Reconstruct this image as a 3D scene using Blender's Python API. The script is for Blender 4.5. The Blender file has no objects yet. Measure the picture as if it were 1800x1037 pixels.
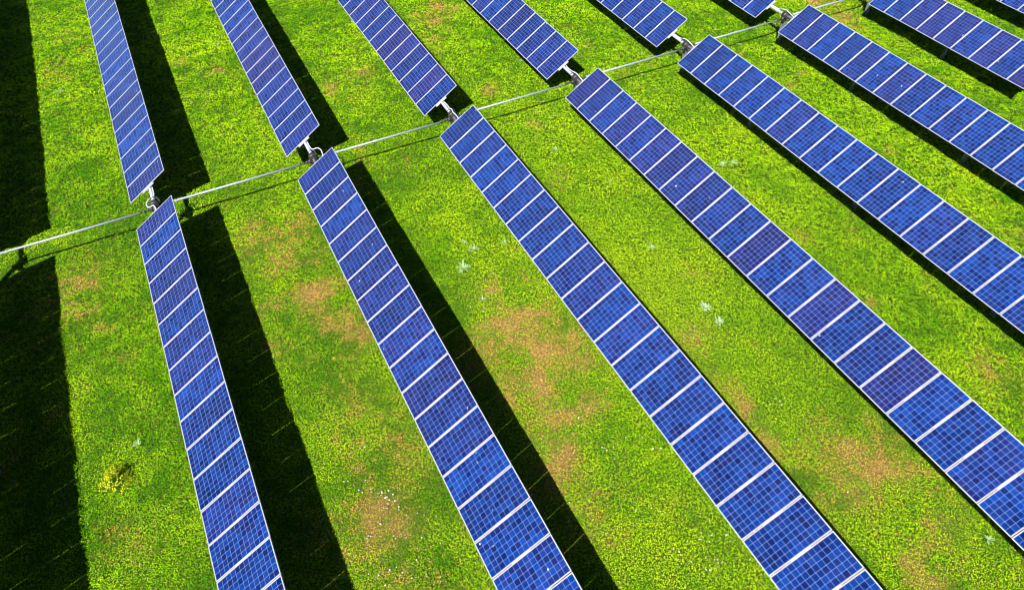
import bpy, bmesh, math, random
import numpy as np
from mathutils import Vector, Matrix

random.seed(7)
rng = np.random.default_rng(11)
S = bpy.context.scene
COL = S.collection

# ------------------------------------------------------------------ layout
D = 6.2002          # spacing of the tracker rows
TILT = 0.5645       # tilt of the panels about the torque tube
PITCH = 1.04698     # panel pitch along a row
YF, YB = 0.410, 2.097   # ends of the near and the far panel table
H = 1.47            # torque tube above the soil
PL = 1.96           # panel length across the row
PW = PITCH - 0.024  # panel width along the row
OFF = 0.14          # glass above the tube axis
GY = 1.0            # the slew drive sits here
CAM = Vector((3.0739, -23.3919, 17.5278 + H))
RC = np.array([[0.88972385, -0.45627925, -0.01416711],
               [-0.34970962, -0.66131359, -0.66360193],
               [0.29341889, 0.59537684, -0.74795172]])
FPX = 1233.63
camp = np.array(CAM)


def at(px, py, z=0.0):
    d = np.array([(px - 900) / FPX, (py - 518.5) / FPX, 1.0]) @ RC
    t = (z - camp[2]) / d[2]
    return camp + d * t


def project(x, y, z):
    P = np.stack([x, y, z], -1) - camp
    c = P @ RC.T
    return 900 + FPX * c[..., 0] / c[..., 2], 518.5 + FPX * c[..., 1] / c[..., 2], c[..., 2]


# ------------------------------------------------------------------ noise
def vnoise(x, y, s, seed):
    x = x / s + seed * 17.31
    y = y / s + seed * 9.77
    xi = np.floor(x).astype(np.int64)
    yi = np.floor(y).astype(np.int64)
    fx = x - xi
    fy = y - yi
    fx = fx * fx * (3 - 2 * fx)
    fy = fy * fy * (3 - 2 * fy)

    def h(a, b):
        n = (a * 374761393 + b * 668265263 + seed * 974711) & 0x7fffffff
        n = ((n ^ (n >> 13)) * 1274126177) & 0x7fffffff
        n = n ^ (n >> 16)
        return (n & 0xffff) / 65535.0
    return (h(xi, yi) * (1 - fx) * (1 - fy) + h(xi + 1, yi) * fx * (1 - fy)
            + h(xi, yi + 1) * (1 - fx) * fy + h(xi + 1, yi + 1) * fx * fy)


def fbm(x, y, s, seed, n=4):
    v = 0
    a = 0.5
    t = 0
    for i in range(n):
        v = v + a * vnoise(x, y, s / 2 ** i, seed + i * 13)
        t += a
        a *= 0.55
    return v / t


def terrain(x, y):
    fade = np.exp(-((x - 12) ** 2 + (y - 2) ** 2) / 60 ** 2)
    return fade * (0.16 * (fbm(x, y, 7.0, 3, 3) - 0.5) + 0.07 * (vnoise(x, y, 0.9, 5) - 0.5))


# dry, worn places: pixel in the photo -> spot on the ground
DRY = [(550, 512, 55, .85), (520, 480, 40, .8), (148, 516, 55, .9), (160, 485, 40, .6), (444, 423, 28, .6), (163, 613, 30, .7),
       (217, 630, 16, .9), (187, 580, 22, .7), (887, 582, 42, 1), (960, 632, 48, 1), (984, 668, 45, 1), (933, 590, 45, .8),
       (853, 602, 45, .8), (897, 443, 26, .5), (930, 493, 24, .7), (867, 522, 26, .9), (1020, 655, 40, .8), (630, 590, 40, .7),
       (607, 530, 34, .6), (650, 603, 30, .6), (1010, 597, 26, .7), (1007, 702, 42, 1), (897, 704, 14, 1.2), (984, 808, 34, .7),
       (667, 911, 34, .65), (1057, 868, 36, .6), (1097, 955, 24, .6), (633, 738, 26, .7), (1313, 711, 30, .85), (1347, 778, 22, .9),
       (1550, 845, 26, .7), (1500, 781, 26, .6), (1643, 935, 44, .6), (1594, 975, 40, .7), (1634, 1018, 44, .6), (1563, 958, 30, .6),
       (1493, 393, 24, .9), (1620, 499, 20, .9), (1537, 536, 18, .8), (1760, 646, 40, .7), (1300, 680, 34, .8), (1207, 608, 30, .5),
       (1233, 463, 30, .5), (1413, 416, 20, .7), (1393, 153, 12, .9), (1417, 130, 14, .9), (1563, 263, 12, .9), (1307, 87, 14, .7),
       (1483, 30, 22, .6), (1500, 50, 18, .7), (1433, 8, 26, .8), (727, 40, 20, .8), (770, 63, 22, 1), (782, 12, 26, .9),
       (863, 157, 18, .8), (937, 220, 16, .8), (760, 32, 20, .7), (607, 167, 26, .6), (633, 123, 26, .6), (360, 143, 22, .9),
       (390, 123, 20, .6), (370, 294, 22, .9), (587, 153, 22, .7), (133, 67, 40, .45), (100, 127, 28, .8), (320, 110, 18, .6),
       (190, 945, 40, .6), (250, 960, 36, .5), (270, 900, 30, .4), (222, 850, 20, .9), (215, 935, 20, .7), (500, 400, 60, .35),
       (740, 700, 30, .3), (620, 800, 90, .3), (680, 900, 110, .32), (760, 990, 110, .3), (900, 640, 150, .25), (1020, 940, 90, .28),
       (1560, 900, 130, .3), (1700, 1000, 90, .3), (1180, 930, 90, .18), (560, 480, 120, .25), (120, 540, 100, .2), (1750, 640, 90, .2),
       (690, 320, 60, .15), (440, 300, 60, .1), (1690, 350, 60, .2), (1780, 430, 60, .2)]
OLIVE = [(940, 620, 130, .6), (880, 800, 90, .25), (1500, 830, 170, .45), (1640, 960, 120, .4), (680, 760, 130, .5), (660, 900, 140, .55), (480, 470, 100, .35),
         (600, 560, 80, .35), (980, 880, 120, .4), (130, 520, 70, .3), (780, 30, 60, .3), (620, 150, 60, .2), (1450, 20, 60, .3), (850, 680, 80, .4)]
LUSH = [(220, 800, 260, .6), (160, 620, 150, .35), (230, 780, 130, .8), (180, 640, 100, .5), (230, 540, 70, .4), (560, 640, 90, .6), (870, 620, 30, .9), (730, 470, 70, .4),
        (1150, 780, 70, .6), (1100, 800, 60, .6), (1640, 1000, 30, .8), (1400, 850, 40, .6), (110, 90, 60, .6), (110, 160, 60, .4),
        (150, 330, 90, .4), (420, 120, 70, .4), (580, 380, 70, .3), (1720, 720, 60, .4), (1500, 450, 80, .4), (850, 90, 60, .4),
        (1640, 590, 60, .5), (780, 1010, 40, .8), (1000, 580, 60, .5), (260, 420, 60, .4), (340, 60, 60, .4)]
SHORT = [(1180, 470, 280, .6), (1050, 330, 160, .4), (1500, 420, 160, .3), (1250, 250, 140, .4), (930, 240, 140, .35), (1100, 120, 120, .3), (1500, 100, 120, .3),  # broad spots that lighten and yellow the leaf colour and lower the sward
         (1150, 480, 110, .9), (1180, 560, 90, .8), (1060, 420, 90, .6), (1280, 600, 80, .5), (980, 250, 80, .5), (1220, 300, 100, .5),
         (1300, 420, 90, .3)]


def spots(x, y, lst):
    v = np.zeros_like(x)
    for px, py, r, s in lst:
        c = at(px, py)
        rad = np.linalg.norm(at(px + r, py) - at(px - r, py)) / 2
        # spots look round in the photo's foreshortened view, so they are longer away from the lens
        dx = x - c[0]
        dy = y - c[1]
        vx, vy = c[0] - camp[0], c[1] - camp[1]
        n = math.hypot(vx, vy)
        vx /= n
        vy /= n
        a = (dx * vx + dy * vy) / (rad * 1.35)
        b = (-dx * vy + dy * vx) / rad
        v = np.maximum(v, s * np.exp(-(a * a + b * b) * 1.1))
    return v


def fields(x, y):
    """dry and lush amounts of the sward at ground points"""
    n1 = fbm(x, y, 0.9, 21, 4)
    n2 = fbm(x, y, 3.5, 31, 3)
    n3 = fbm(x, y, 1.6, 41, 3)
    dry = spots(x, y, [d for d in DRY if d[2] < 80])
    broad = spots(x, y, [d for d in DRY if d[2] >= 80] + OLIVE)
    dry = dry * .68 * np.clip((n1 - .36) * 4.0, 0, 1.35) + np.clip((n2 * 0.6 + n1 * 0.55 - 0.72) * 2.0, 0, 0.45)
    dry = dry + .95 * broad * np.clip(.35 + 1.6 * (n1 - .35) + 1.2 * (n3 - .5), 0, 1.1)
    lush = np.clip(spots(x, y, LUSH) * (0.4 + 1.1 * n3) + (n3 - 0.45) * 0.8, 0, 1)
    short = np.clip(spots(x, y, SHORT) * (0.6 + 0.7 * n3), 0, 1)
    return np.clip(dry, 0, 1.1), lush, short


# ------------------------------------------------------------------ materials
def mat(name):
    m = bpy.data.materials.new(name)
    m.use_nodes = True
    nt = m.node_tree
    b = nt.nodes['Principled BSDF']
    return m, nt, b


def nd(nt, t, **kw):
    n = nt.nodes.new(t)
    for k, v in kw.items():
        setattr(n, k, v)
    return n


def math_n(nt, op, a, b=None, clamp=False):
    n = nd(nt, 'ShaderNodeMath', operation=op, use_clamp=clamp)
    for i, v in enumerate((a, b)):
        if v is None:
            continue
        if isinstance(v, (int, float)):
            n.inputs[i].default_value = v
        else:
            nt.links.new(v, n.inputs[i])
    return n.outputs[0]


def mix_c(nt, f, a, b):
    n = nd(nt, 'ShaderNodeMix', data_type='RGBA')
    for i, v in ((0, f), (6, a), (7, b)):
        if isinstance(v, (int, float)):
            n.inputs[i].default_value = v
        elif isinstance(v, tuple):
            n.inputs[i].default_value = (*v, 1)
        else:
            nt.links.new(v, n.inputs[i])
    return n.outputs[2]


def noise_n(nt, vec, scale, detail=3, rough=0.5):
    n = nd(nt, 'ShaderNodeTexNoise')
    n.inputs['Scale'].default_value = scale
    n.inputs['Detail'].default_value = detail
    n.inputs['Roughness'].default_value = rough
    if vec is not None:
        nt.links.new(vec, n.inputs['Vector'])
    return n.outputs['Fac']


def metal(name, col, rough, metallic=0.0, var=0.12, scale=9, bump=0.0):
    m, nt, b = mat(name)
    tc = nd(nt, 'ShaderNodeTexCoord')
    f = noise_n(nt, tc.outputs['Object'], scale, 5, 0.6)
    d = tuple(max(0, c * (1 - var * 2)) for c in col)
    l = tuple(min(1, c * (1 + var)) for c in col)
    nt.links.new(mix_c(nt, f, d, l), b.inputs['Base Color'])
    b.inputs['Metallic'].default_value = metallic
    r = math_n(nt, 'ADD', math_n(nt, 'MULTIPLY', f, 0.25), rough - 0.1)
    nt.links.new(r, b.inputs['Roughness'])
    if bump:
        bn = nd(nt, 'ShaderNodeBump')
        bn.inputs['Strength'].default_value = bump
        bn.inputs['Distance'].default_value = 0.01
        nt.links.new(f, bn.inputs['Height'])
        nt.links.new(bn.outputs[0], b.inputs['Normal'])
    return m


M = {}
M['frame'] = metal('anodised_aluminium', (0.215, 0.215, 0.235), 0.5, 0.1, 0.05, 6)
M['galv'] = metal('galvanised_steel', (0.19, 0.215, 0.26), 0.55, 0.25, 0.14, 14)
M['shaft'] = metal('pale_galvanised_pipe', (0.185, 0.21, 0.255), 0.5, 0.2, 0.10, 14)
M['post'] = metal('shaded_zinc', (0.10, 0.125, 0.13), 0.6, 0.2, 0.2, 9)  # zinc darkened: the shade under the panels is put into its colour
M['rail'] = metal('bright_zinc', (0.26, 0.26, 0.28), 0.5, 0.15, 0.08, 14)
M['dark'] = metal('oily_cast_iron', (0.028, 0.027, 0.028), 0.45, 0.2, 0.35, 20, 0.3)
M['hose'] = metal('grey_conduit', (0.27, 0.28, 0.33), 0.55, 0.0, 0.08, 20)
M['rubber'] = metal('black_rubber', (0.015, 0.015, 0.017), 0.6, 0.0, 0.2, 20)


def panel_material():
    m, nt, b = mat('polycrystalline_cells')
    L = nt.links
    tc = nd(nt, 'ShaderNodeTexCoord')
    sp = nd(nt, 'ShaderNodeSeparateXYZ')
    L.new(tc.outputs['Object'], sp.inputs[0])
    oi = nd(nt, 'ShaderNodeObjectInfo')
    sc = nd(nt, 'ShaderNodeSeparateColor')
    L.new(oi.outputs['Color'], sc.inputs[0])
    CX = (PL - 0.060) / 12
    CY = (PW - 0.058) / 6

    def axis(o, c, n):
        u = math_n(nt, 'DIVIDE', math_n(nt, 'ADD', o, c * n / 2), c)
        fr = math_n(nt, 'FRACT', u)
        dist = math_n(nt, 'SUBTRACT', 0.5, math_n(nt, 'ABSOLUTE', math_n(nt, 'SUBTRACT', fr, 0.5)))
        dist = math_n(nt, 'MULTIPLY', dist, c)          # metres to the nearest cell border
        inside = math_n(nt, 'MULTIPLY', math_n(nt, 'GREATER_THAN', u, 0.0), math_n(nt, 'LESS_THAN', u, float(n)))
        return math_n(nt, 'FLOOR', u), dist, inside, fr
    iu, du, inu, fu = axis(sp.outputs['X'], CX, 12)
    iv, dv, inv, fv = axis(sp.outputs['Y'], CY, 6)
    mn = math_n(nt, 'MINIMUM', du, dv)
    cell = math_n(nt, 'MULTIPLY', math_n(nt, 'GREATER_THAN', mn, 0.0040),
                  math_n(nt, 'MULTIPLY', inu, inv))
    cv = nd(nt, 'ShaderNodeCombineXYZ')
    L.new(iu, cv.inputs[0])
    L.new(iv, cv.inputs[1])
    wn = nd(nt, 'ShaderNodeTexWhiteNoise', noise_dimensions='4D')
    L.new(cv.outputs[0], wn.inputs['Vector'])
    L.new(math_n(nt, 'MULTIPLY', oi.outputs['Random'], 91.7), wn.inputs['W'])
    ws = nd(nt, 'ShaderNodeSeparateColor')
    L.new(wn.outputs['Color'], ws.inputs[0])
    # crystal grains
    vo = nd(nt, 'ShaderNodeTexVoronoi', voronoi_dimensions='4D')
    vo.inputs['Scale'].default_value = 55
    L.new(tc.outputs['Object'], vo.inputs['Vector'])
    L.new(math_n(nt, 'MULTIPLY', oi.outputs['Random'], 57.0), vo.inputs['W'])
    gs = nd(nt, 'ShaderNodeSeparateColor')
    L.new(vo.outputs['Color'], gs.inputs[0])
    low = noise_n(nt, tc.outputs['Object'], 1.3, 2)
    # blue or purple by the coating of the panel, then of the single cell
    pur = math_n(nt, 'ADD', sc.outputs[0], math_n(nt, 'MULTIPLY', math_n(nt, 'SUBTRACT', ws.outputs[0], 0.62), 0.45), True)
    blue = mix_c(nt, ws.outputs[1], BLUE0, BLUE1)
    purple = mix_c(nt, ws.outputs[1], PUR0, PUR1)
    c = mix_c(nt, pur, blue, purple)
    br = math_n(nt, 'ADD', 0.78, math_n(nt, 'MULTIPLY', gs.outputs[0], 0.22))
    br = math_n(nt, 'ADD', br, math_n(nt, 'MULTIPLY', math_n(nt, 'SUBTRACT', low, 0.5), 0.5))
    br = math_n(nt, 'MULTIPLY', br, sc.outputs[1])
    hs = nd(nt, 'ShaderNodeHueSaturation')
    L.new(c, hs.inputs['Color'])
    L.new(br, hs.inputs['Value'])
    # thin busbars along the panel
    bb = math_n(nt, 'ABSOLUTE', math_n(nt, 'SUBTRACT', math_n(nt, 'FRACT', math_n(nt, 'MULTIPLY', fv, 3.0)), 0.5))
    bus = math_n(nt, 'LESS_THAN', bb, 0.015)
    cc = mix_c(nt, math_n(nt, 'MULTIPLY', bus, 0.10), hs.outputs[0], (0.25, 0.27, 0.36))
    line = mix_c(nt, math_n(nt, 'MULTIPLY', inu, inv), (0.17, 0.17, 0.23), LINE)
    col = mix_c(nt, cell, line, cc)
    # dust film
    dust = noise_n(nt, tc.outputs['Object'], 3.1, 6, 0.65)
    dn = math_n(nt, 'MULTIPLY', math_n(nt, 'SUBTRACT', dust, 0.45, True), 0.05)
    col = mix_c(nt, dn, col, (0.3, 0.28, 0.24))
    # a few bird droppings
    sh = nd(nt, 'ShaderNodeVectorMath', operation='ADD')
    L.new(tc.outputs['Object'], sh.inputs[0])
    L.new(math_n(nt, 'MULTIPLY', oi.outputs['Random'], 40.0), sh.inputs[1])
    spot = math_n(nt, 'GREATER_THAN', noise_n(nt, sh.outputs[0], 7.0, 1, .4), 0.81)
    col = mix_c(nt, math_n(nt, 'MULTIPLY', spot, .8), col, (0.30, 0.30, 0.28))
    L.new(col, b.inputs['Base Color'])
    b.inputs['IOR'].default_value = 1.45
    b.inputs['Specular IOR Level'].default_value = 0.17
    L.new(math_n(nt, 'ADD', 0.10, math_n(nt, 'MULTIPLY', dust, 0.12)), b.inputs['Roughness'])
    return m


BLUE0, BLUE1 = (0.0001, 0.0050, 0.046), (0.0002, 0.0215, 0.132)
PUR0, PUR1 = (0.0070, 0.0058, 0.042), (0.0115, 0.0100, 0.072)
LINE = (0.085, 0.125, 0.29)
M['cells'] = panel_material()


def leaf_material(name, attr='tint', transl=0.35, rough=0.6):
    m, nt, b = mat(name)
    L = nt.links
    at_ = nd(nt, 'ShaderNodeAttribute', attribute_name=attr)
    L.new(at_.outputs['Color'], b.inputs['Base Color'])
    b.inputs['Roughness'].default_value = rough
    b.inputs['Specular IOR Level'].default_value = 0.04
    tr = nd(nt, 'ShaderNodeBsdfTranslucent')
    L.new(at_.outputs['Color'], tr.inputs['Color'])
    mx = nd(nt, 'ShaderNodeMixShader')
    mx.inputs[0].default_value = transl
    L.new(b.outputs[0], mx.inputs[1])
    L.new(tr.outputs[0], mx.inputs[2])
    L.new(mx.outputs[0], nt.nodes['Material Output'].inputs['Surface'])
    return m


M['leaf'] = leaf_material('grass_blades')


def solid_leaf(name, c0, c1, transl=0.3, scale=25):
    m, nt, b = mat(name)
    L = nt.links
    tc = nd(nt, 'ShaderNodeTexCoord')
    c = mix_c(nt, noise_n(nt, tc.outputs['Object'], scale, 3), c0, c1)
    L.new(c, b.inputs['Base Color'])
    b.inputs['Roughness'].default_value = 0.6
    b.inputs['Specular IOR Level'].default_value = 0.15
    tr = nd(nt, 'ShaderNodeBsdfTranslucent')
    L.new(c, tr.inputs['Color'])
    mx = nd(nt, 'ShaderNodeMixShader')
    mx.inputs[0].default_value = transl
    L.new(b.outputs[0], mx.inputs[1])
    L.new(tr.outputs[0], mx.inputs[2])
    L.new(mx.outputs[0], nt.nodes['Material Output'].inputs['Surface'])
    return m


M['thistle'] = solid_leaf('thistle_leaf', (0.09, 0.18, 0.04), (0.24, 0.33, 0.13), 0.2)
M['pale'] = solid_leaf('pale_thistle_leaf', (0.14, 0.22, 0.09), (0.27, 0.34, 0.19), 0.2)
M['bushleaf'] = solid_leaf('bush_leaf', (0.03, 0.10, 0.004), (0.09, 0.20, 0.008), 0.3)
M['yellow'] = solid_leaf('yellow_petal', (0.30, 0.33, 0.003), (0.46, 0.46, 0.004), 0.3)
M['white'] = solid_leaf('white_petal', (0.32, 0.30, 0.29), (0.48, 0.45, 0.45), 0.2)
M['stem'] = solid_leaf('flower_stem', (0.03, 0.09, 0.004), (0.06, 0.14, 0.006), 0.2)
M['grassleaf'] = solid_leaf('long_grass_leaf', (0.05, 0.13, 0.02), (0.10, 0.22, 0.03), 0.3)


def ground_material():
    m, nt, b = mat('meadow_soil')
    L = nt.links
    g = nd(nt, 'ShaderNodeNewGeometry')
    a = nd(nt, 'ShaderNodeAttribute', attribute_name='sward')
    s = nd(nt, 'ShaderNodeSeparateColor')
    L.new(a.outputs['Color'], s.inputs[0])
    n1 = noise_n(nt, g.outputs['Position'], 9, 6, 0.65)
    n2 = noise_n(nt, g.outputs['Position'], 0.7, 4, 0.6)
    n3 = noise_n(nt, g.outputs['Position'], 38, 3, 0.6)
    green = mix_c(nt, n1, (0.010, 0.020, 0.003), (0.030, 0.062, 0.003))
    far = mix_c(nt, math_n(nt, 'MULTIPLY', n2, .6), green, (0.04, 0.07, 0.004))
    straw = mix_c(nt, n3, (0.05, 0.028, 0.011), (0.25, 0.135, 0.05))
    f = math_n(nt, 'ADD', math_n(nt, 'MULTIPLY', s.outputs[0], .8), math_n(nt, 'MULTIPLY', math_n(nt, 'SUBTRACT', n1, 0.55), 1.2), True)
    L.new(mix_c(nt, f, far, straw), b.inputs['Base Color'])
    b.inputs['Roughness'].default_value = 0.9
    b.inputs['Specular IOR Level'].default_value = 0.05
    bn = nd(nt, 'ShaderNodeBump')
    bn.inputs['Strength'].default_value = 0.7
    bn.inputs['Distance'].default_value = 0.05
    L.new(math_n(nt, 'ADD', n1, math_n(nt, 'MULTIPLY', n3, 0.4)), bn.inputs['Height'])
    L.new(bn.outputs[0], b.inputs['Normal'])
    return m


M['ground'] = ground_material()


# ------------------------------------------------------------------ object helpers
def link(name, mesh, mats, parent=None, loc=(0, 0, 0), rot=(0, 0, 0)):
    o = bpy.data.objects.new(name, mesh)
    COL.objects.link(o)
    if mats is not None and not mesh.materials:
        for k in (mats if isinstance(mats, (list, tuple)) else [mats]):
            mesh.materials.append(k)
    o.parent = parent
    o.location = loc
    o.rotation_euler = rot
    return o


def empty(name, loc):
    o = bpy.data.objects.new(name, None)
    COL.objects.link(o)
    o.location = loc
    o.empty_display_size = 0.3
    return o


def tag(o, label=None, cat=None, group=None, kind=None):
    if label:
        o['label'] = label
    if cat:
        o['category'] = cat
    if group:
        o['group'] = group
    if kind:
        o['kind'] = kind
    return o


def box(bm, x0, x1, y0, y1, z0, z1):
    v = [bm.verts.new(p) for p in ((x0, y0, z0), (x1, y0, z0), (x1, y1, z0), (x0, y1, z0),
                                   (x0, y0, z1), (x1, y0, z1), (x1, y1, z1), (x0, y1, z1))]
    for f in ((3, 2, 1, 0), (4, 5, 6, 7), (0, 1, 5, 4), (1, 2, 6, 5), (2, 3, 7, 6), (3, 0, 4, 7)):
        bm.faces.new([v[i] for i in f])


def cyl(bm, p0, p1, r0, r1=None, n=16, caps=True):
    r1 = r0 if r1 is None else r1
    p0 = Vector(p0)
    p1 = Vector(p1)
    d = (p1 - p0).normalized()
    u = d.orthogonal().normalized()
    w = d.cross(u)
    A, B = [], []
    for i in range(n):
        a = 2 * math.pi * i / n
        k = u * math.cos(a) + w * math.sin(a)
        A.append(bm.verts.new(p0 + k * r0))
        B.append(bm.verts.new(p1 + k * r1))
    for i in range(n):
        f = bm.faces.new((A[i], A[(i + 1) % n], B[(i + 1) % n], B[i]))
        f.smooth = True
    if caps:
        bm.faces.new(A[::-1])
        bm.faces.new(B)


def tube(bm, pts, r, n=10):
    """a smooth hose through the points"""
    P = [Vector(p) for p in pts]
    Q = []
    for i in range(len(P) - 1):
        a = P[max(i - 1, 0)]
        b = P[i]
        c = P[i + 1]
        d = P[min(i + 2, len(P) - 1)]
        for k in range(7):
            t = k / 7
            Q.append(0.5 * ((2 * b) + (c - a) * t + (2 * a - 5 * b + 4 * c - d) * t * t + (3 * b - a - 3 * c + d) * t ** 3))
    Q.append(P[-1])
    rings = []
    u = None
    for i, p in enumerate(Q):
        d = (Q[min(i + 1, len(Q) - 1)] - Q[max(i - 1, 0)]).normalized()
        u = d.orthogonal().normalized() if u is None else (u - d * u.dot(d)).normalized()
        w = d.cross(u)
        rings.append([bm.verts.new(p + (u * math.cos(2 * math.pi * k / n) + w * math.sin(2 * math.pi * k / n)) * r) for k in range(n)])
    for a, b in zip(rings, rings[1:]):
        for k in range(n):
            f = bm.faces.new((a[k], a[(k + 1) % n], b[(k + 1) % n], b[k]))
            f.smooth = True
    bm.faces.new(rings[0][::-1])
    bm.faces.new(rings[-1])


def done(bm, name, bevel=0.0):
    if bevel:
        bmesh.ops.bevel(bm, geom=[e for e in bm.edges if e.calc_length() > bevel * 3], offset=bevel, segments=1, affect='EDGES')
    bmesh.ops.recalc_face_normals(bm, faces=bm.faces)
    me = bpy.data.meshes.new(name)
    bm.to_mesh(me)
    bm.free()
    return me


# ------------------------------------------------------------------ shared part meshes
FR = 0.018
FD = 0.032           # frame depth
bm = bmesh.new()
box(bm, -PL / 2 + FR - .002, PL / 2 - FR + .002, -PW / 2 + FR - .002, PW / 2 - FR + .002, OFF - 0.010, OFF - 0.003)
GLASS = done(bm, 'solar_panel')
GLASS.materials.append(M['cells'])
bm = bmesh.new()
box(bm, -PL / 2, PL / 2, -PW / 2, -PW / 2 + FR, OFF - FD, OFF)
box(bm, -PL / 2, PL / 2, PW / 2 - FR, PW / 2, OFF - FD, OFF)
box(bm, -PL / 2, -PL / 2 + FR, -PW / 2 + FR, PW / 2 - FR, OFF - FD, OFF - .001)
box(bm, PL / 2 - FR, PL / 2, -PW / 2 + FR, PW / 2 - FR, OFF - FD, OFF - .001)
FRAME = done(bm, 'panel_frame')
FRAME.materials.append(M['frame'])
# rail under each joint: a flange below the panels and a crown that fills the middle of the gap
bm = bmesh.new()
box(bm, -0.30, 0.30, -0.055, 0.055, 0.072, OFF - FD - .003)
box(bm, -0.29, 0.29, -0.0135, 0.0135, OFF - FD - .003, OFF - 0.004)
RAIL = done(bm, 'mounting_rail', 0.002)
RAIL.materials.append(M['rail'])
# pile: an H section
bm = bmesh.new()
for s in (-1, 1):
    box(bm, -.055, .055, s * .08 - .006, s * .08 + .006, -0.6, H - .13)
box(bm, -.005, .005, -.074, .074, -0.6, H - .13)
PILE = done(bm, 'post')
PILE.materials.append(M['post'])
bm = bmesh.new()
cyl(bm, (0, -.05, 0), (0, .05, 0), .125, n=24)
box(bm, -.11, .11, -.035, .035, -.20, -.06)
box(bm, -.15, .15, -.09, .09, -.145, -.125)
BEAR = done(bm, 'bearing')
BEAR.materials.append(M['post'])
# slew drive of a row
bm = bmesh.new()
cyl(bm, (0, -.085, 0), (0, .085, 0), .165, n=28)
cyl(bm, (0, -.125, 0), (0, -.085, 0), .125, n=24)
cyl(bm, (0, .085, 0), (0, .125, 0), .125, n=24)
cyl(bm, (-.24, .0, -.135), (.24, .0, -.135), .062, n=18)
cyl(bm, (-.19, .0, -.135), (-.13, .0, -.135), .085, n=18)
cyl(bm, (.13, .0, -.135), (.19, .0, -.135), .085, n=18)
box(bm, -.12, .12, -.075, .075, -.23, -.05)
for k in range(10):
    a = k * math.pi / 5
    for s in (-1, 1):
        cyl(bm, (math.cos(a) * .145, s * .085, math.sin(a) * .145), (math.cos(a) * .145, s * .103, math.sin(a) * .145), .014, n=6)
SLEW = done(bm, 'slew_drive')
SLEW.materials.append(M['dark'])
bm = bmesh.new()
cyl(bm, (0, -.165, 0), (0, -.127, 0), .14, n=24)
cyl(bm, (0, .127, 0), (0, .165, 0), .14, n=24)
box(bm, -.17, .17, -.11, .11, -.262, -.240)
cyl(bm, (0.02, -.30, -.16), (0.02, -.10, -.16), .075, n=18)
SLEWPL = done(bm, 'mounting_flange')
SLEWPL.materials.append(M['dark'])

# ------------------------------------------------------------------ tracker rows
FRONT = {-1: 21, 0: 20, 1: 22, 2: 24, 3: 24, 4: 20, 5: 16, 6: 9, 7: 9}
BACK = {-1: 23, 0: 21, 1: 18, 2: 14, 3: 11, 4: 8, 5: 5, 6: 3, 7: 1}
PURF = {0: {0: .7, 2: .35, 3: .6, 4: .6, 5: .1, 6: .35, 7: .5, 8: .15, 9: .2},
        1: {0: .5, 1: .3, 2: .45, 3: .2, 4: .4, 5: .4, 6: .5, 7: .55, 8: .3, 9: .45, 10: .3, 11: .55, 12: .4, 13: .3},
        2: {0: .35, 1: .1, 2: .25},
        3: {0: .75, 1: .35, 2: .25, 3: .7, 4: .4, 5: .65, 6: .6, 7: .5, 8: .5, 9: .35, 10: .15, 11: .75, 12: .1, 13: .2, 14: .7,
            15: .15, 16: .2, 17: .75, 18: .0, 19: .05, 20: .35},
        4: {0: .15, 3: .2, 7: .15}, 5: {3: .15}, 6: {0: .1, 1: .2, 2: .7, 3: .75, 4: .65, 5: .3, 6: .8, 7: .2, 8: .8},
        7: {2: .5, 3: .3, 4: .5}}
PURB = {0: {0: .75, 1: .1, 2: .15, 5: .3, 6: .35, 7: .3}, 1: {0: .55, 1: .3, 2: .3, 3: .55, 4: .5, 5: .7, 6: .8, 7: .9, 8: .5, 9: .6, 10: .4},
        2: {0: .15, 1: .85, 2: .45, 3: .55, 4: .75, 5: .9, 6: .6, 7: .2, 8: .5, 9: .6, 10: .5},
        3: {0: .45, 1: .35, 2: .3, 3: .2, 4: .6, 5: .4}, 4: {0: .25, 1: .0, 2: .3, 3: .3}, 5: {0: .15, 1: .5}}
LAB = {-1: 'solar tracker row outside the left edge, known by the shadow at far left',
       0: 'leftmost tracker row in view, pale blue far panels, near half running to the bottom left',
       1: 'second tracker row from the left, its slew drive beside a hose loop bulging right',
       2: 'third tracker row from the left, bright blue near panels reaching the bottom right centre',
       3: 'fourth tracker row from the left with scattered dark purple panels among blue ones',
       4: 'fifth tracker row from the left, evenly royal blue panels running to the right edge',
       5: 'sixth tracker row from the left, whose near half ends beside the upper right pipe',
       6: 'seventh tracker row near the top right corner with purplish panels and a post showing',
       7: 'tracker row in the top right corner, only a few panels in view'}
HOSE = {0: [(.085, 2.1, .03), (.085, 1.75, .03), (.06, 1.5, .05), (-.16, 1.32, .06), (-.27, 1.12, .03), (-.20, .92, .02), (-.02, .80, .14), (0.03, .62, .10), (.03, .3, .09)],
        1: [(.085, 2.1, .03), (.085, 1.7, .03), (.13, 1.45, .06), (.33, 1.38, .10), (.42, 1.2, .08), (.40, .95, .02), (.32, .72, -.02), (.14, .55, .03), (.085, .3, .03)]}
HOSE0 = [(.085, 2.1, .03), (.085, 1.75, .03), (.08, 1.5, .06), (-.03, 1.30, .19), (.02, 1.1, .22), (.02, .9, .22), (.07, .70, .12), (.08, .5, .06), (.085, .3, .03)]


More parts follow.
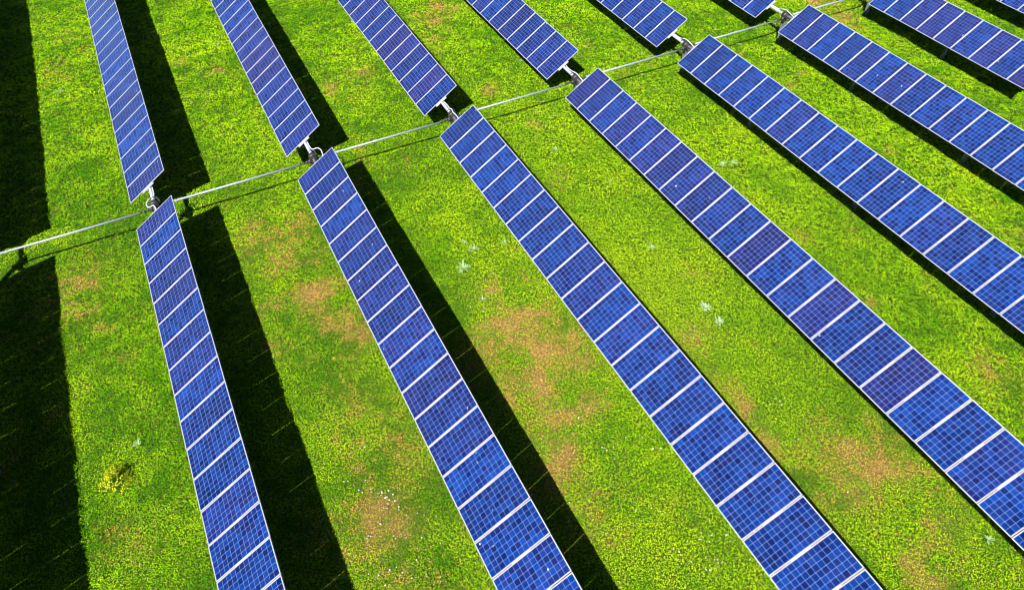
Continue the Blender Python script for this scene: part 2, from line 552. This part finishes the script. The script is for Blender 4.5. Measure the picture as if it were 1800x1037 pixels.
def add_panel(root, k, y, purple, sag):
    o = bpy.data.objects.new('solar_panel', GLASS)
    COL.objects.link(o)
    o.parent = root
    j = random.uniform(-.006, .006)
    # tilted about the tube; children sit in the root's frame, whose origin is on the soil
    o.location = (random.uniform(-.002, .002), y, H + sag)
    o.rotation_euler = (random.uniform(-.0025, .0025), -TILT + j, 0)
    o.color = (purple, random.uniform(.80, 1.14), 0, 1)
    if purple > .6:
        o['label'] = 'solar panel with dark purplish cells'
    f = bpy.data.objects.new('panel_frame', FRAME)
    COL.objects.link(f)
    f.parent = o
    return o


def make_row(i):
    root = empty('solar_tracker', (i * D, 0, 0))
    tag(root, LAB[i], 'solar panels', 'tracker rows of tilted blue solar panels')
    zt = float(terrain(np.array([i * D]), np.array([GY]))[0])
    for tab, n in ((0, FRONT[i]), (1, BACK[i])):
        pm = (PURF if tab == 0 else PURB).get(i, {})
        for k in range(n):
            y = YF - (k + .5) * PITCH if tab == 0 else YB + (k + .5) * PITCH
            d = pm.get(k, max(0, random.gauss(.12, .2)))
            add_panel(root, k, y, min(1, max(0, d + random.uniform(-.05, .05))), 0.006 * math.sin(k * .9 + i))
        for k in range(n + 1):
            y = YF - k * PITCH if tab == 0 else YB + k * PITCH
            link('mounting_rail', RAIL, None, root, (0, y, H), (0, -TILT, 0))
    y0 = YF - FRONT[i] * PITCH - .12
    y1 = YB + BACK[i] * PITCH + .12
    bm = bmesh.new()
    cyl(bm, (0, y0, 0), (0, GY - .15, 0), .068, n=20)
    cyl(bm, (0, GY + .15, 0), (0, y1, 0), .068, n=20)
    link('torque_tube', done(bm, 'torque_tube'), M['shaft'], root, (0, 0, H), (0, -TILT, 0))
    ys = [GY]
    y = -4.15 if i >= 0 else -7.4
    while y > y0:
        ys.append(y)
        y -= 6.4
    y = 6.2
    while y < y1:
        ys.append(y)
        y += 6.4
    for q, y in enumerate(ys):
        p = link('post', PILE, None, root, (0, y, -.12 if q == 0 else 0))
        if q:
            link('bearing', BEAR, None, p, (0, 0, H))
    s = link('slew_drive', SLEW, None, root, (0, GY, H))
    link('mounting_flange', SLEWPL, None, s)
    bm = bmesh.new()
    tube(bm, HOSE.get(i, [(x + random.uniform(-.02, .02), y, z + .01) for x, y, z in HOSE0]), .024)
    link('cable_conduit', done(bm, 'cable_conduit'), M['hose'], root, (0, 0, H))
    bm = bmesh.new()
    tube(bm, [(.11, 1.55, -.02), (.2, 1.35, -.12), (.12, 1.2, -.24), (.0, 1.12, -.3), (-.05, 1.12, -.6), (-.03, 1.12, -1.0)], .014)
    tube(bm, [(-.1, 1.32, .08), (.05, 1.27, .19), (.17, 1.17, .10), (.20, 1.08, -.1), (.10, 1.09, -.3), (.03, 1.1, -.9)], .013)
    link('cable', done(bm, 'cable'), M['rubber'], root, (0, 0, H))
    return root


for i in range(-1, 8):
    make_row(i)

# ------------------------------------------------------------------ drive shafts between the rows
SHL = {-1: 'pale drive shaft running off the left edge to the leftmost tracker row',
       0: 'pale drive shaft between the leftmost and second tracker rows',
       1: 'pale drive shaft between the second and third tracker rows',
       2: 'pale drive shaft between the third and fourth tracker rows',
       3: 'pale drive shaft between the fourth and fifth tracker rows',
       4: 'pale drive shaft between the fifth and sixth tracker rows',
       5: 'pale drive shaft leaving the top edge beyond the sixth tracker row',
       6: 'drive shaft above the top right corner beyond the seventh tracker row'}


def yoke(bm, a, b):
    a = Vector(a)
    b = Vector(b)
    d = b - a
    cyl(bm, a, a + d * .2, .046, n=14)
    cyl(bm, a + d * .2, a + d * .42, .026, n=12)
    cyl(bm, a + d * .34, a + d * .60, .050, n=14)
    cyl(bm, a + d * .6, a + d * .8, .028, n=12)
    cyl(bm, a + d * .76, b, .048, n=14)
    c = a + d * .47
    cyl(bm, c + Vector((0, 0, -.07)), c + Vector((0, 0, .07)), .018, n=10)
    cyl(bm, c + Vector((0, -.07, 0)), c + Vector((0, .07, 0)), .018, n=10)


for i in range(-1, 7):
    root = empty('drive_shaft', (i * D + D / 2, GY, 0))
    tag(root, SHL[i], 'drive shaft', 'drive shafts joining the tracker rows')
    a = Vector((-D / 2 + .55, .055, H - .115))
    b = Vector((D / 2 - .60, -.055, H - .125))
    bm = bmesh.new()
    cyl(bm, a, b, .040, n=18)
    link('shaft_tube', done(bm, 'shaft_tube'), M['shaft'], root)
    bm = bmesh.new()
    yoke(bm, b + (b - a).normalized() * .001, (D / 2 - .245, 0, H - .135))
    link('universal_joint', done(bm, 'universal_joint'), M['dark'], root)
    bm = bmesh.new()
    yoke(bm, a + (a - b).normalized() * .001, (-D / 2 + .245, 0, H - .135))
    link('universal_joint', done(bm, 'universal_joint'), M['dark'], root)


# ------------------------------------------------------------------ ground: one sheet, fine near the rows
def axis_grid(lo, hi, step):
    core = np.arange(lo, hi + step / 2, step)
    out = [hi + step * (1.35 ** k) * 1.6 for k in range(1, 19)]
    left = [lo - step * (1.35 ** k) * 1.6 for k in range(1, 19)][::-1]
    return np.array(left + list(core) + out)


gx = axis_grid(-9, 50, 0.2)
gy = axis_grid(-26, 32, 0.2)
GX, GYY = np.meshgrid(gx, gy)
x = GX.ravel()
y = GYY.ravel()
z = terrain(x, y)
nx, ny = len(gx), len(gy)
idx = np.arange(nx * ny).reshape(ny, nx)
faces = np.stack([idx[:-1, :-1], idx[:-1, 1:], idx[1:, 1:], idx[1:, :-1]], -1).reshape(-1, 4)


def fast_mesh(name, co, quads):
    me = bpy.data.meshes.new(name)
    me.vertices.add(len(co))
    me.vertices.foreach_set('co', co.astype(np.float32).ravel())
    n = len(quads)
    me.loops.add(n * 4)
    me.loops.foreach_set('vertex_index', quads.astype(np.int32).ravel())
    me.polygons.add(n)
    me.polygons.foreach_set('loop_start', np.arange(0, n * 4, 4, dtype=np.int32))
    me.update(calc_edges=True)
    return me


me = fast_mesh('meadow_ground', np.stack([x, y, z], 1), faces)
dry, lush, short = fields(x, y)
ca = me.color_attributes.new('sward', 'FLOAT_COLOR', 'POINT')
ca.data.foreach_set('color', np.stack([dry, lush, short, np.ones_like(dry)], 1).astype(np.float32).ravel())
me.polygons.foreach_set('use_smooth', np.ones(len(faces), dtype=bool))
tag(link('ground', me, M['ground']), kind='structure')


# ------------------------------------------------------------------ grass: leaf sized faces in clumps
def canopy(x, y, lush, dry, short):
    c1 = vnoise(x, y, 0.30, 61)
    c2 = vnoise(x, y, 0.85, 71)
    c3 = vnoise(x, y, 0.13, 81)
    h = 0.015 + (0.030 + 0.19 * lush) * (0.6 * c1 ** 1.3 + 0.4 * c2) + (0.028 + .075 * lush) * c3 ** 1.5
    h = h + .10 * np.clip((vnoise(x, y, .45, 141) - .74) * 4, 0, 1) * vnoise(x, y, 4.0, 151)
    h = h * (1 - 0.6 * short) * (1 - 0.6 * np.clip(dry, 0, 1))
    return h + 0.012


def grass():
    st = 0.058
    X, Y = np.meshgrid(np.arange(-9, 54, st), np.arange(-27, 33, st))
    x = X.ravel() + rng.uniform(-.5, .5, X.size) * st
    y = Y.ravel() + rng.uniform(-.5, .5, X.size) * st
    px, py, dp = project(x, y, np.zeros_like(x))
    m = 150
    keep = (dp > 3) & (px > -m) & (px < 1800 + m) & (py > -m) & (py < 1037 + m)
    dist = np.sqrt((x - camp[0]) ** 2 + (y - camp[1]) ** 2 + camp[2] ** 2)
    big = np.clip(dist / 30, .80, 1.4)
    keep &= rng.random(x.size) < np.clip((.80 / big) ** 1.5, 0, 1)
    x, y, big = x[keep], y[keep], big[keep]
    dry, lush, short = fields(x, y)
    keep = rng.random(x.size) > np.clip(dry - .45, 0, .5) * .3
    x, y, big, dry, lush, short = (a[keep] for a in (x, y, big, dry, lush, short))
    n = 7
    N = x.size * n
    rep = lambda a: np.repeat(a, n)
    R = rep(.055 * big)
    ang = rng.uniform(0, 2 * np.pi, N)
    rr = np.sqrt(rng.random(N)) * R
    lx = rep(x) + np.cos(ang) * rr
    ly = rep(y) + np.sin(ang) * rr
    dryL, lushL, shortL, bigL = rep(dry), rep(lush), rep(short), rep(big)
    can = canopy(lx, ly, lushL, dryL, shortL)
    lz = terrain(lx, ly) + can * (0.30 + 0.75 * rng.random(N) ** .7)
    # leaf: long blade or round clover-like leaf
    ln = bigL * rng.uniform(.020, .052, N) * (1 + .35 * lushL) * (1 - .25 * shortL)
    wd = ln * rng.uniform(.25, .60, N)
    az = ang + rng.normal(0, .9, N)
    tilt = rng.normal(.40, .50, N) * (1 - .45 * shortL)
    d = np.stack([np.cos(az) * np.cos(tilt), np.sin(az) * np.cos(tilt), np.sin(tilt)], 1)
    s = np.stack([-np.sin(az), np.cos(az), rng.normal(0, .35, N)], 1)
    s /= np.linalg.norm(s, axis=1, keepdims=True)
    # the sward is open: soil shows between the clumps
    cl = .5 * vnoise(lx, ly, .13, 81) + .35 * vnoise(lx, ly, .30, 61) + .15 * vnoise(lx, ly, .06, 83)
    live = rng.random(N) < np.clip((cl - .05 + .3 * shortL + .10 * (1 - lushL)) * 4.2, .15, 1)
    lx, ly, lz, ln, wd, az, tilt, dryL, lushL, shortL, bigL = (a[live] for a in (lx, ly, lz, ln, wd, az, tilt, dryL, lushL, shortL, bigL))
    N = lx.size
    d = np.stack([np.cos(az) * np.cos(tilt), np.sin(az) * np.cos(tilt), np.sin(tilt)], 1)
    s = np.stack([-np.sin(az), np.cos(az), rng.normal(0, .35, N)], 1)
    s /= np.linalg.norm(s, axis=1, keepdims=True)
    c = np.stack([lx, ly, lz], 1)
    p0 = c - d * (ln * .5)[:, None]
    p2 = c + d * (ln * .5)[:, None]
    mid = c + d * (ln * .08)[:, None]
    p1 = mid + s * (wd * .5)[:, None]
    p3 = mid - s * (wd * .5)[:, None]
    co = np.stack([p0, p1, p2, p3], 1).reshape(-1, 3)
    q = np.arange(N * 4).reshape(-1, 4)
    me = fast_mesh('grass', co, q)
    # colours of the leaves, by species patch, by leaf and by the dry, lush and short spots
    tone = np.clip(.5 * fbm(lx, ly, 2.2, 91, 4) + .60 * fbm(lx, ly, 5.5, 191, 3) + .75 * (fbm(lx, ly, 1.3, 201, 3) - .5) + rng.normal(0, .11, N) - .04, 0, 1)
    fine = fbm(lx, ly, .22, 101, 3)
    weed = np.clip((fbm(lx, ly, .55, 131, 3) - .53) * 7, 0, 1) * (1 - .6 * shortL)
    g0 = np.array(G_LUSH)
    g1 = np.array(G_BRIGHT)
    g2 = np.array(G_YELLOW)
    t = np.clip(tone * .9 + .55 * shortL - .58 * lushL + (fine - .5) * (.65 - .45 * shortL) + .16 - .36 * weed * (1 - .7 * shortL), 0, 1)[:, None]
    col = np.where(t < .5, g0 + (g1 - g0) * (t * 2), g1 + (g2 - g1) * (t * 2 - 1))
    mid = fbm(lx, ly, .75, 111, 4)
    f = np.clip(dryL * 1.15 * (.45 + 1.1 * mid) + rng.normal(0, .22, N) + (fine - .5) * 2.4 * np.clip(dryL * 3, 0, 1) - .20 * weed - .12, 0, 1)[:, None]
    olive = np.array(G_OLIVE)
    straw = np.array(G_STRAW) * rng.uniform(.5, 1.2, N)[:, None]
    col = col + (olive - col) * np.clip(f * .95, 0, .85) * rng.uniform(.35, 1, N)[:, None]
    dead = rng.random(N) < np.clip(f[:, 0] * .62 - .06, 0, .6)
    col[dead] = straw[dead]
    bits = rng.random(N) < .015
    col[bits] = np.array(G_STRAW) * .9
    col = np.clip(col * (1.06 + rng.uniform(-.32, .32, N) * (1 - .5 * shortL))[:, None], 0, .62)
    a = me.color_attributes.new('tint', 'FLOAT_COLOR', 'POINT')
    rgba = np.concatenate([col, np.ones((N, 1))], 1)
    a.data.foreach_set('color', np.repeat(rgba, 4, axis=0).astype(np.float32).ravel())
    tag(link('grass', me, M['leaf']), 'green meadow grass with dry straw coloured patches under the panels', 'grass', kind='stuff')
    print('leaves', N)


G_LUSH = (0.050, 0.190, 0.0006)
G_BRIGHT = (0.165, 0.365, 0.0006)
G_YELLOW = (0.345, 0.560, 0.0008)
G_OLIVE = (0.385, 0.270, 0.004)
G_STRAW = (0.50, 0.262, 0.105)
grass()


# ------------------------------------------------------------------ weeds and flowers
def gz(p):
    return float(terrain(np.array([p[0]]), np.array([p[1]]))[0])


def thistle_mesh(R, n, seed, lift=.35):
    r = random.Random(seed)
    bm = bmesh.new()
    for k in range(n):
        a = 2 * math.pi * k / n + r.uniform(-.45, .45)
        L = R * r.uniform(.35, 1.05)
        bend = r.uniform(-.7, .7)
        up = lift * r.uniform(.3, 2.2)
        W = L * .12
        prev = None
        M_ = 11
        for s in range(M_ + 1):
            t = s / M_
            rad = L * t
            a2 = a + bend * t * t
            ca_, sa_ = math.cos(a2), math.sin(a2)
            zz = L * up * math.sin(t * 2.2) * .6 + .05
            w = W * (0.25 + math.sin(t * math.pi) ** .8 * .8) * (1 if s % 2 else .22) + .003
            if s == M_:
                w = .003
            c = Vector((ca_ * rad, sa_ * rad, zz))
            sd = Vector((-sa_, ca_, .35 * (1 if s % 2 else -.2)))
            sd2 = Vector((sa_, -ca_, .35 * (1 if s % 2 else -.2)))
            f = Vector((ca_, sa_, 0)) * (w * .5 if s % 2 else 0)
            row = [bm.verts.new(c + sd * w + f), bm.verts.new(c), bm.verts.new(c + sd2 * w + f)]
            if prev:
                bm.faces.new((prev[0], prev[1], row[1], row[0]))
                bm.faces.new((prev[1], prev[2], row[2], row[1]))
            prev = row
    return done(bm, 'thistle')


TH = [(815, 472, .34, 13, 'largest grey green thistle rosette, between the second and third rows'),
      (833, 440, .26, 11, 'pale thistle just above the largest rosette between second and third rows'),
      (817, 428, .15, 8, 'small pale thistle topmost of the trio between second and third rows'),
      (977, 264, .22, 8, 'thistle star alone between the third and fourth rows near the pipe'),
      (1270, 292, .24, 10, 'left one of two touching pale thistles beside the fourth row'),
      (1288, 288, .26, 10, 'right one of two touching pale thistles below the fifth row'),
      (1146, 434, .20, 9, 'lone spiky thistle on the smooth bright grass left of the fourth row'),
      (1240, 542, .24, 16, 'whitish bushy thistle on bright grass, left of a paler twin'),
      (1264, 566, .22, 14, 'whitish star thistle just right of its bushy twin on bright grass'),
      (1072, 320, .12, 7, 'small thistle sprig beside the upper edge of the third row'),
      (955, 181, .16, 9, 'leafy weed on the pipe shadow left of the fourth row'),
      (1298, 80, .16, 8, 'leafy weed on the pipe shadow between fifth and sixth rows'),
      (1128, 133, .13, 8, 'weed on the pipe shadow right of the fourth row'),
      (916, 108, .15, 8, 'grey weed left of the far half of the fourth row'),
      (245, 783, .20, 9, 'pale weed above the yellow flowering bush'),
      (107, 163, .22, 10, 'pale weed in the grass left of the leftmost row'),
      (383, 80, .18, 8, 'dark leafed weed between the far halves of first and second rows'),
      (848, 527, .16, 8, 'thin weed beside small white flowers between second and third rows'),
      (887, 427, .16, 8, 'faint weed left of the third row, right of the thistle trio'),
      (1365, 262, .12, 7, 'small weed tuft at the shadow edge of the fifth row'),
      (1401, 133, .13, 7, 'single upright weed between the fifth and sixth rows'),
      (1664, 293, .13, 7, 'thin pale weed right of the fifth row near its upper edge'),
      (1737, 949, .15, 7, 'thin weed below the fourth row near the bottom right'),
      (720, 118, .14, 7, 'faint weed by the far half of the third row')]
for k, (px, py, R, n, lab) in enumerate(TH):
    p = at(px, py, .06)
    o = link('weed', thistle_mesh(R * 1.15, n * 2, 100 + k, .3 + .25 * ((k * 7) % 5) / 4), M['pale'] if k in (7, 8) else M['thistle'], None, (p[0], p[1], gz(p) + .05), (0, 0, k * 1.7))
    o.name = 'thistle' if k < 10 else 'weed'
    tag(o, lab, 'weed', 'weeds in the meadow')

# long loose grass leaves lying by the third row
bm = bmesh.new()
r = random.Random(5)
for k in range(9):
    a = r.uniform(0, 6.28)
    L = r.uniform(.2, .38)
    ox, oy = r.uniform(-.12, .12), r.uniform(-.12, .12)
    prev = None
    for s in range(6):
        t = s / 5
        c = Vector((ox + math.cos(a) * L * t, oy + math.sin(a) * L * t, .05 + .12 * math.sin(t * 2.4)))
        w = .011 * (1 - t * .9)
        row = [bm.verts.new(c + Vector((-math.sin(a), math.cos(a), 0)) * w), bm.verts.new(c - Vector((-math.sin(a), math.cos(a), 0)) * w)]
        if prev:
            bm.faces.new((prev[0], prev[1], row[1], row[0]))
        prev = row
p = at(1037, 645)
tag(link('grass_clump', done(bm, 'grass_clump'), M['grassleaf'], None, (p[0], p[1], gz(p))),
    'clump of long dark grass leaves on the dry patch beside the third row', 'grass')

# yellow flowering bush
p = at(203, 842, .2)
root = empty('flowering_bush', (p[0], p[1], gz(p)))
tag(root, 'small bush covered in yellow flowers at the lower left', 'bush')
r = random.Random(9)
bm = bmesh.new()
bs = bmesh.new()
CLUST = []
for k in range(95):
    bf = bmesh.new()
    a = r.uniform(0, 6.28)
    ph = math.acos(r.uniform(.12, 1))
    L = r.uniform(.32, .50)
    d = Vector((math.sin(ph) * math.cos(a), math.sin(ph) * math.sin(a), math.cos(ph) * 1.05))
    tip = d * L
    cyl(bs, (0, 0, .02), tip * .98, .006, .002, n=5, caps=False)
    for q in range(20):
        c = tip * r.uniform(.35, .98) + Vector((r.gauss(0, .03), r.gauss(0, .03), r.gauss(0, .02)))
        u = Vector((r.gauss(0, 1), r.gauss(0, 1), r.gauss(0, .5))).normalized()
        w = u.cross(Vector((r.gauss(0, 1), r.gauss(0, 1), r.gauss(0, 1)))).normalized()
        l = r.uniform(.025, .05)
        bm.faces.new([bm.verts.new(c + v) for v in (-u * l, w * l * .35, u * l, -w * l * .35)])
    if True:
        for q in range(r.randint(4, 8)):
            c = tip * r.uniform(.9, 1.08) + Vector((r.gauss(0, .035), r.gauss(0, .035), r.gauss(0.01, .025)))
            s = r.uniform(.016, .028)
            N_ = (c.normalized() + Vector((r.gauss(0, .3), r.gauss(0, .3), .4))).normalized()
            u = N_.orthogonal().normalized()
            w = N_.cross(u)
            cen = bf.verts.new(c + N_ * s * .1)
            ring = [bf.verts.new(c + (u * math.cos(t * math.pi / 4) + w * math.sin(t * math.pi / 4)) * s * (1 if t % 2 else .55) + N_ * s * .3) for t in range(8)]
            for t in range(8):
                bf.faces.new((cen, ring[t], ring[(t + 1) % 8]))
    CLUST.append(done(bf, 'flower_cluster'))
link('foliage', done(bm, 'foliage'), M['bushleaf'], root)
link('stems', done(bs, 'stems'), M['stem'], root)
for c in CLUST:
    link('flower_cluster', c, M['yellow'], root)

# small white flowers
bm = bmesh.new()
R0 = .025
for ring, (rr, zz, n) in enumerate(((R0, 0.0, 11), (R0 * .72, .010, 9), (R0 * .4, .017, 6))):
    for k in range(n):
        a = 2 * math.pi * (k + ring * .4) / n
        w = math.pi / n * 1.05
        b0 = bm.verts.new((0, 0, .004 + zz))
        b1 = bm.verts.new((math.cos(a - w) * rr * .85, math.sin(a - w) * rr * .85, zz))
        b2 = bm.verts.new((math.cos(a) * rr, math.sin(a) * rr, zz - .003))
        b3 = bm.verts.new((math.cos(a + w) * rr * .85, math.sin(a + w) * rr * .85, zz))
        bm.faces.new((b0, b1, b2, b3))
HEAD = done(bm, 'white_flower')
HEAD.materials.append(M['white'])
FL = {}
# tracks of pixels in the photo, by the strip of meadow they stand in
z8 = [(25, 37), (224, 25), (163, 115), (197, 139), (272, 107), (277, 131), (336, 150), (355, 143), (376, 131), (381, 146), (369, 166), (408, 144), (439, 121),
      (481, 157), (424, 181), (408, 189), (449, 211), (499, 218), (434, 247), (534, 272), (534, 301), (355, 283), (380, 306), (425, 285), (606, 352), (705, 331),
      (768, 351), (880, 367), (341, 415), (361, 427), (312, 459), (250, 535), (272, 540), (238, 560), (247, 585), (402, 570), (523, 549), (505, 566), (556, 526),
      (592, 540), (748, 558), (821, 550), (919, 614), (697, 762), (513, 832), (451, 856), (571, 880), (254, 890), (347, 905), (655, 932), (787, 893), (793, 916),
      (895, 964), (410, 997), (487, 543), (395, 283)]
FL['small white flower in the grass between the first and second tracker rows'] = [(600 + a / 5.267, 840 + b / 5.267) for a, b in z8] + [
    (612, 846), (641, 785), (633, 787), (520, 690), (700, 800)]
f5 = [(658, 588), (679, 577), (706, 547), (748, 601), (757, 588), (825, 573), (838, 585), (810, 407), (852, 655), (950, 612), (690, 190), (462, 566), (492, 566)]
f8 = [(1250, 130), (1498, 235), (1373, 287), (1384, 290), (1398, 303), (1432, 287), (1453, 330), (1494, 338), (1440, 347), (1585, 235), (1642, 247), (1683, 292), (1640, 296),
      (1634, 300), (1748, 823), (1733, 838), (1778, 838), (1785, 855), (1632, 610), (1142, 295), (940, 160), (1180, 550), (1200, 580), (1550, 622), (1705, 630)]
f9 = [(92, 633), (153, 634), (143, 683), (92, 735), (107, 762), (140, 783), (150, 750), (156, 738), (228, 747), (237, 747), (248, 780), (119, 868), (167, 878), (182, 877),
      (186, 893), (207, 890), (174, 925), (143, 931), (123, 929), (45, 888), (352, 878), (90, 770)]
FL['small white flower in the grass between the second and third tracker rows'] = [(600 + a / 2.9967, 346 + b / 2.9967) for a, b in f5] + \
    [(600 + a / 2.9967, 691 + b / 2.9967) for a, b in f8] + [(1200 + a / 2.9967, 691 + b / 2.9967) for a, b in f9]
f6 = [(458, 62), (490, 30), (508, 43), (537, 27), (519, 64), (610, 243), (957, 820), (870, 520), (968, 668)]
FL['small white flower in the grass between the third and fourth tracker rows'] = [(1200 + a / 2.9967, 691 + b / 2.9967) for a, b in f6] + \
    [(1200 + a / 2.9967, 346 + b / 2.9967) for a, b in ((30, 700), (60, 683), (62, 705), (487, 988))] + [(1127, 507), (1133, 513)]
FL['small white flower in the shade of the second tracker row'] = [(1000, 916), (1035, 990), (755, 535), (764, 534), (910, 800), (935, 870)]
for lab, pts in FL.items():
    for px, py in pts:
        p = at(px, py, .07)
        s = random.uniform(.55, 1.1)
        o = link('white_flower', HEAD, None, None, (p[0], p[1], gz(p) + random.uniform(.085, .11)),
                 (random.uniform(-.4, .4), random.uniform(-.4, .4), random.uniform(0, 6)))
        o.scale = (s, s, s)
        tag(o, lab, 'flower', lab.replace('small white flower', 'small white flowers'))

# ------------------------------------------------------------------ camera, sun and sky
cd = bpy.data.cameras.new('camera')
cam = bpy.data.objects.new('camera', cd)
COL.objects.link(cam)
rt, dn, fw = RC
cam.matrix_world = Matrix(((rt[0], -dn[0], -fw[0], CAM.x), (rt[1], -dn[1], -fw[1], CAM.y), (rt[2], -dn[2], -fw[2], CAM.z), (0, 0, 0, 1)))
cd.sensor_width = 36
cd.lens = 36 * FPX / 1800
cd.clip_end = 2000
S.camera = cam

V = Vector((.645, .66, -1)).normalized()        # the way the sunlight travels
elev = math.asin(-V.z)
azim = math.atan2(-V.x, -V.y)
sd = bpy.data.lights.new('sun', 'SUN')
sd.energy = 5.0
sd.angle = math.radians(.5)
sd.color = (1, .96, .90)
sun = bpy.data.objects.new('sun', sd)
COL.objects.link(sun)
sun.rotation_euler = V.to_track_quat('-Z', 'Y').to_euler()
sun.location = (0, 0, 40)

w = bpy.data.worlds.new('World')
S.world = w
w.use_nodes = True
nt = w.node_tree
sky = nt.nodes.new('ShaderNodeTexSky')
sky.sky_type = 'NISHITA'
sky.sun_disc = False
sky.air_density = .45
sky.dust_density = .3
sky.ozone_density = 2.0
sky.sun_elevation = elev
sky.sun_rotation = azim
nt.links.new(sky.outputs[0], nt.nodes['Background'].inputs[0])
nt.nodes['Background'].inputs[1].default_value = .05

S.view_settings.view_transform = 'Standard'
S.view_settings.look = 'None'
S.view_settings.exposure = 1.78
S.view_settings.gamma = 1
S.cycles.filter_width = 1.05
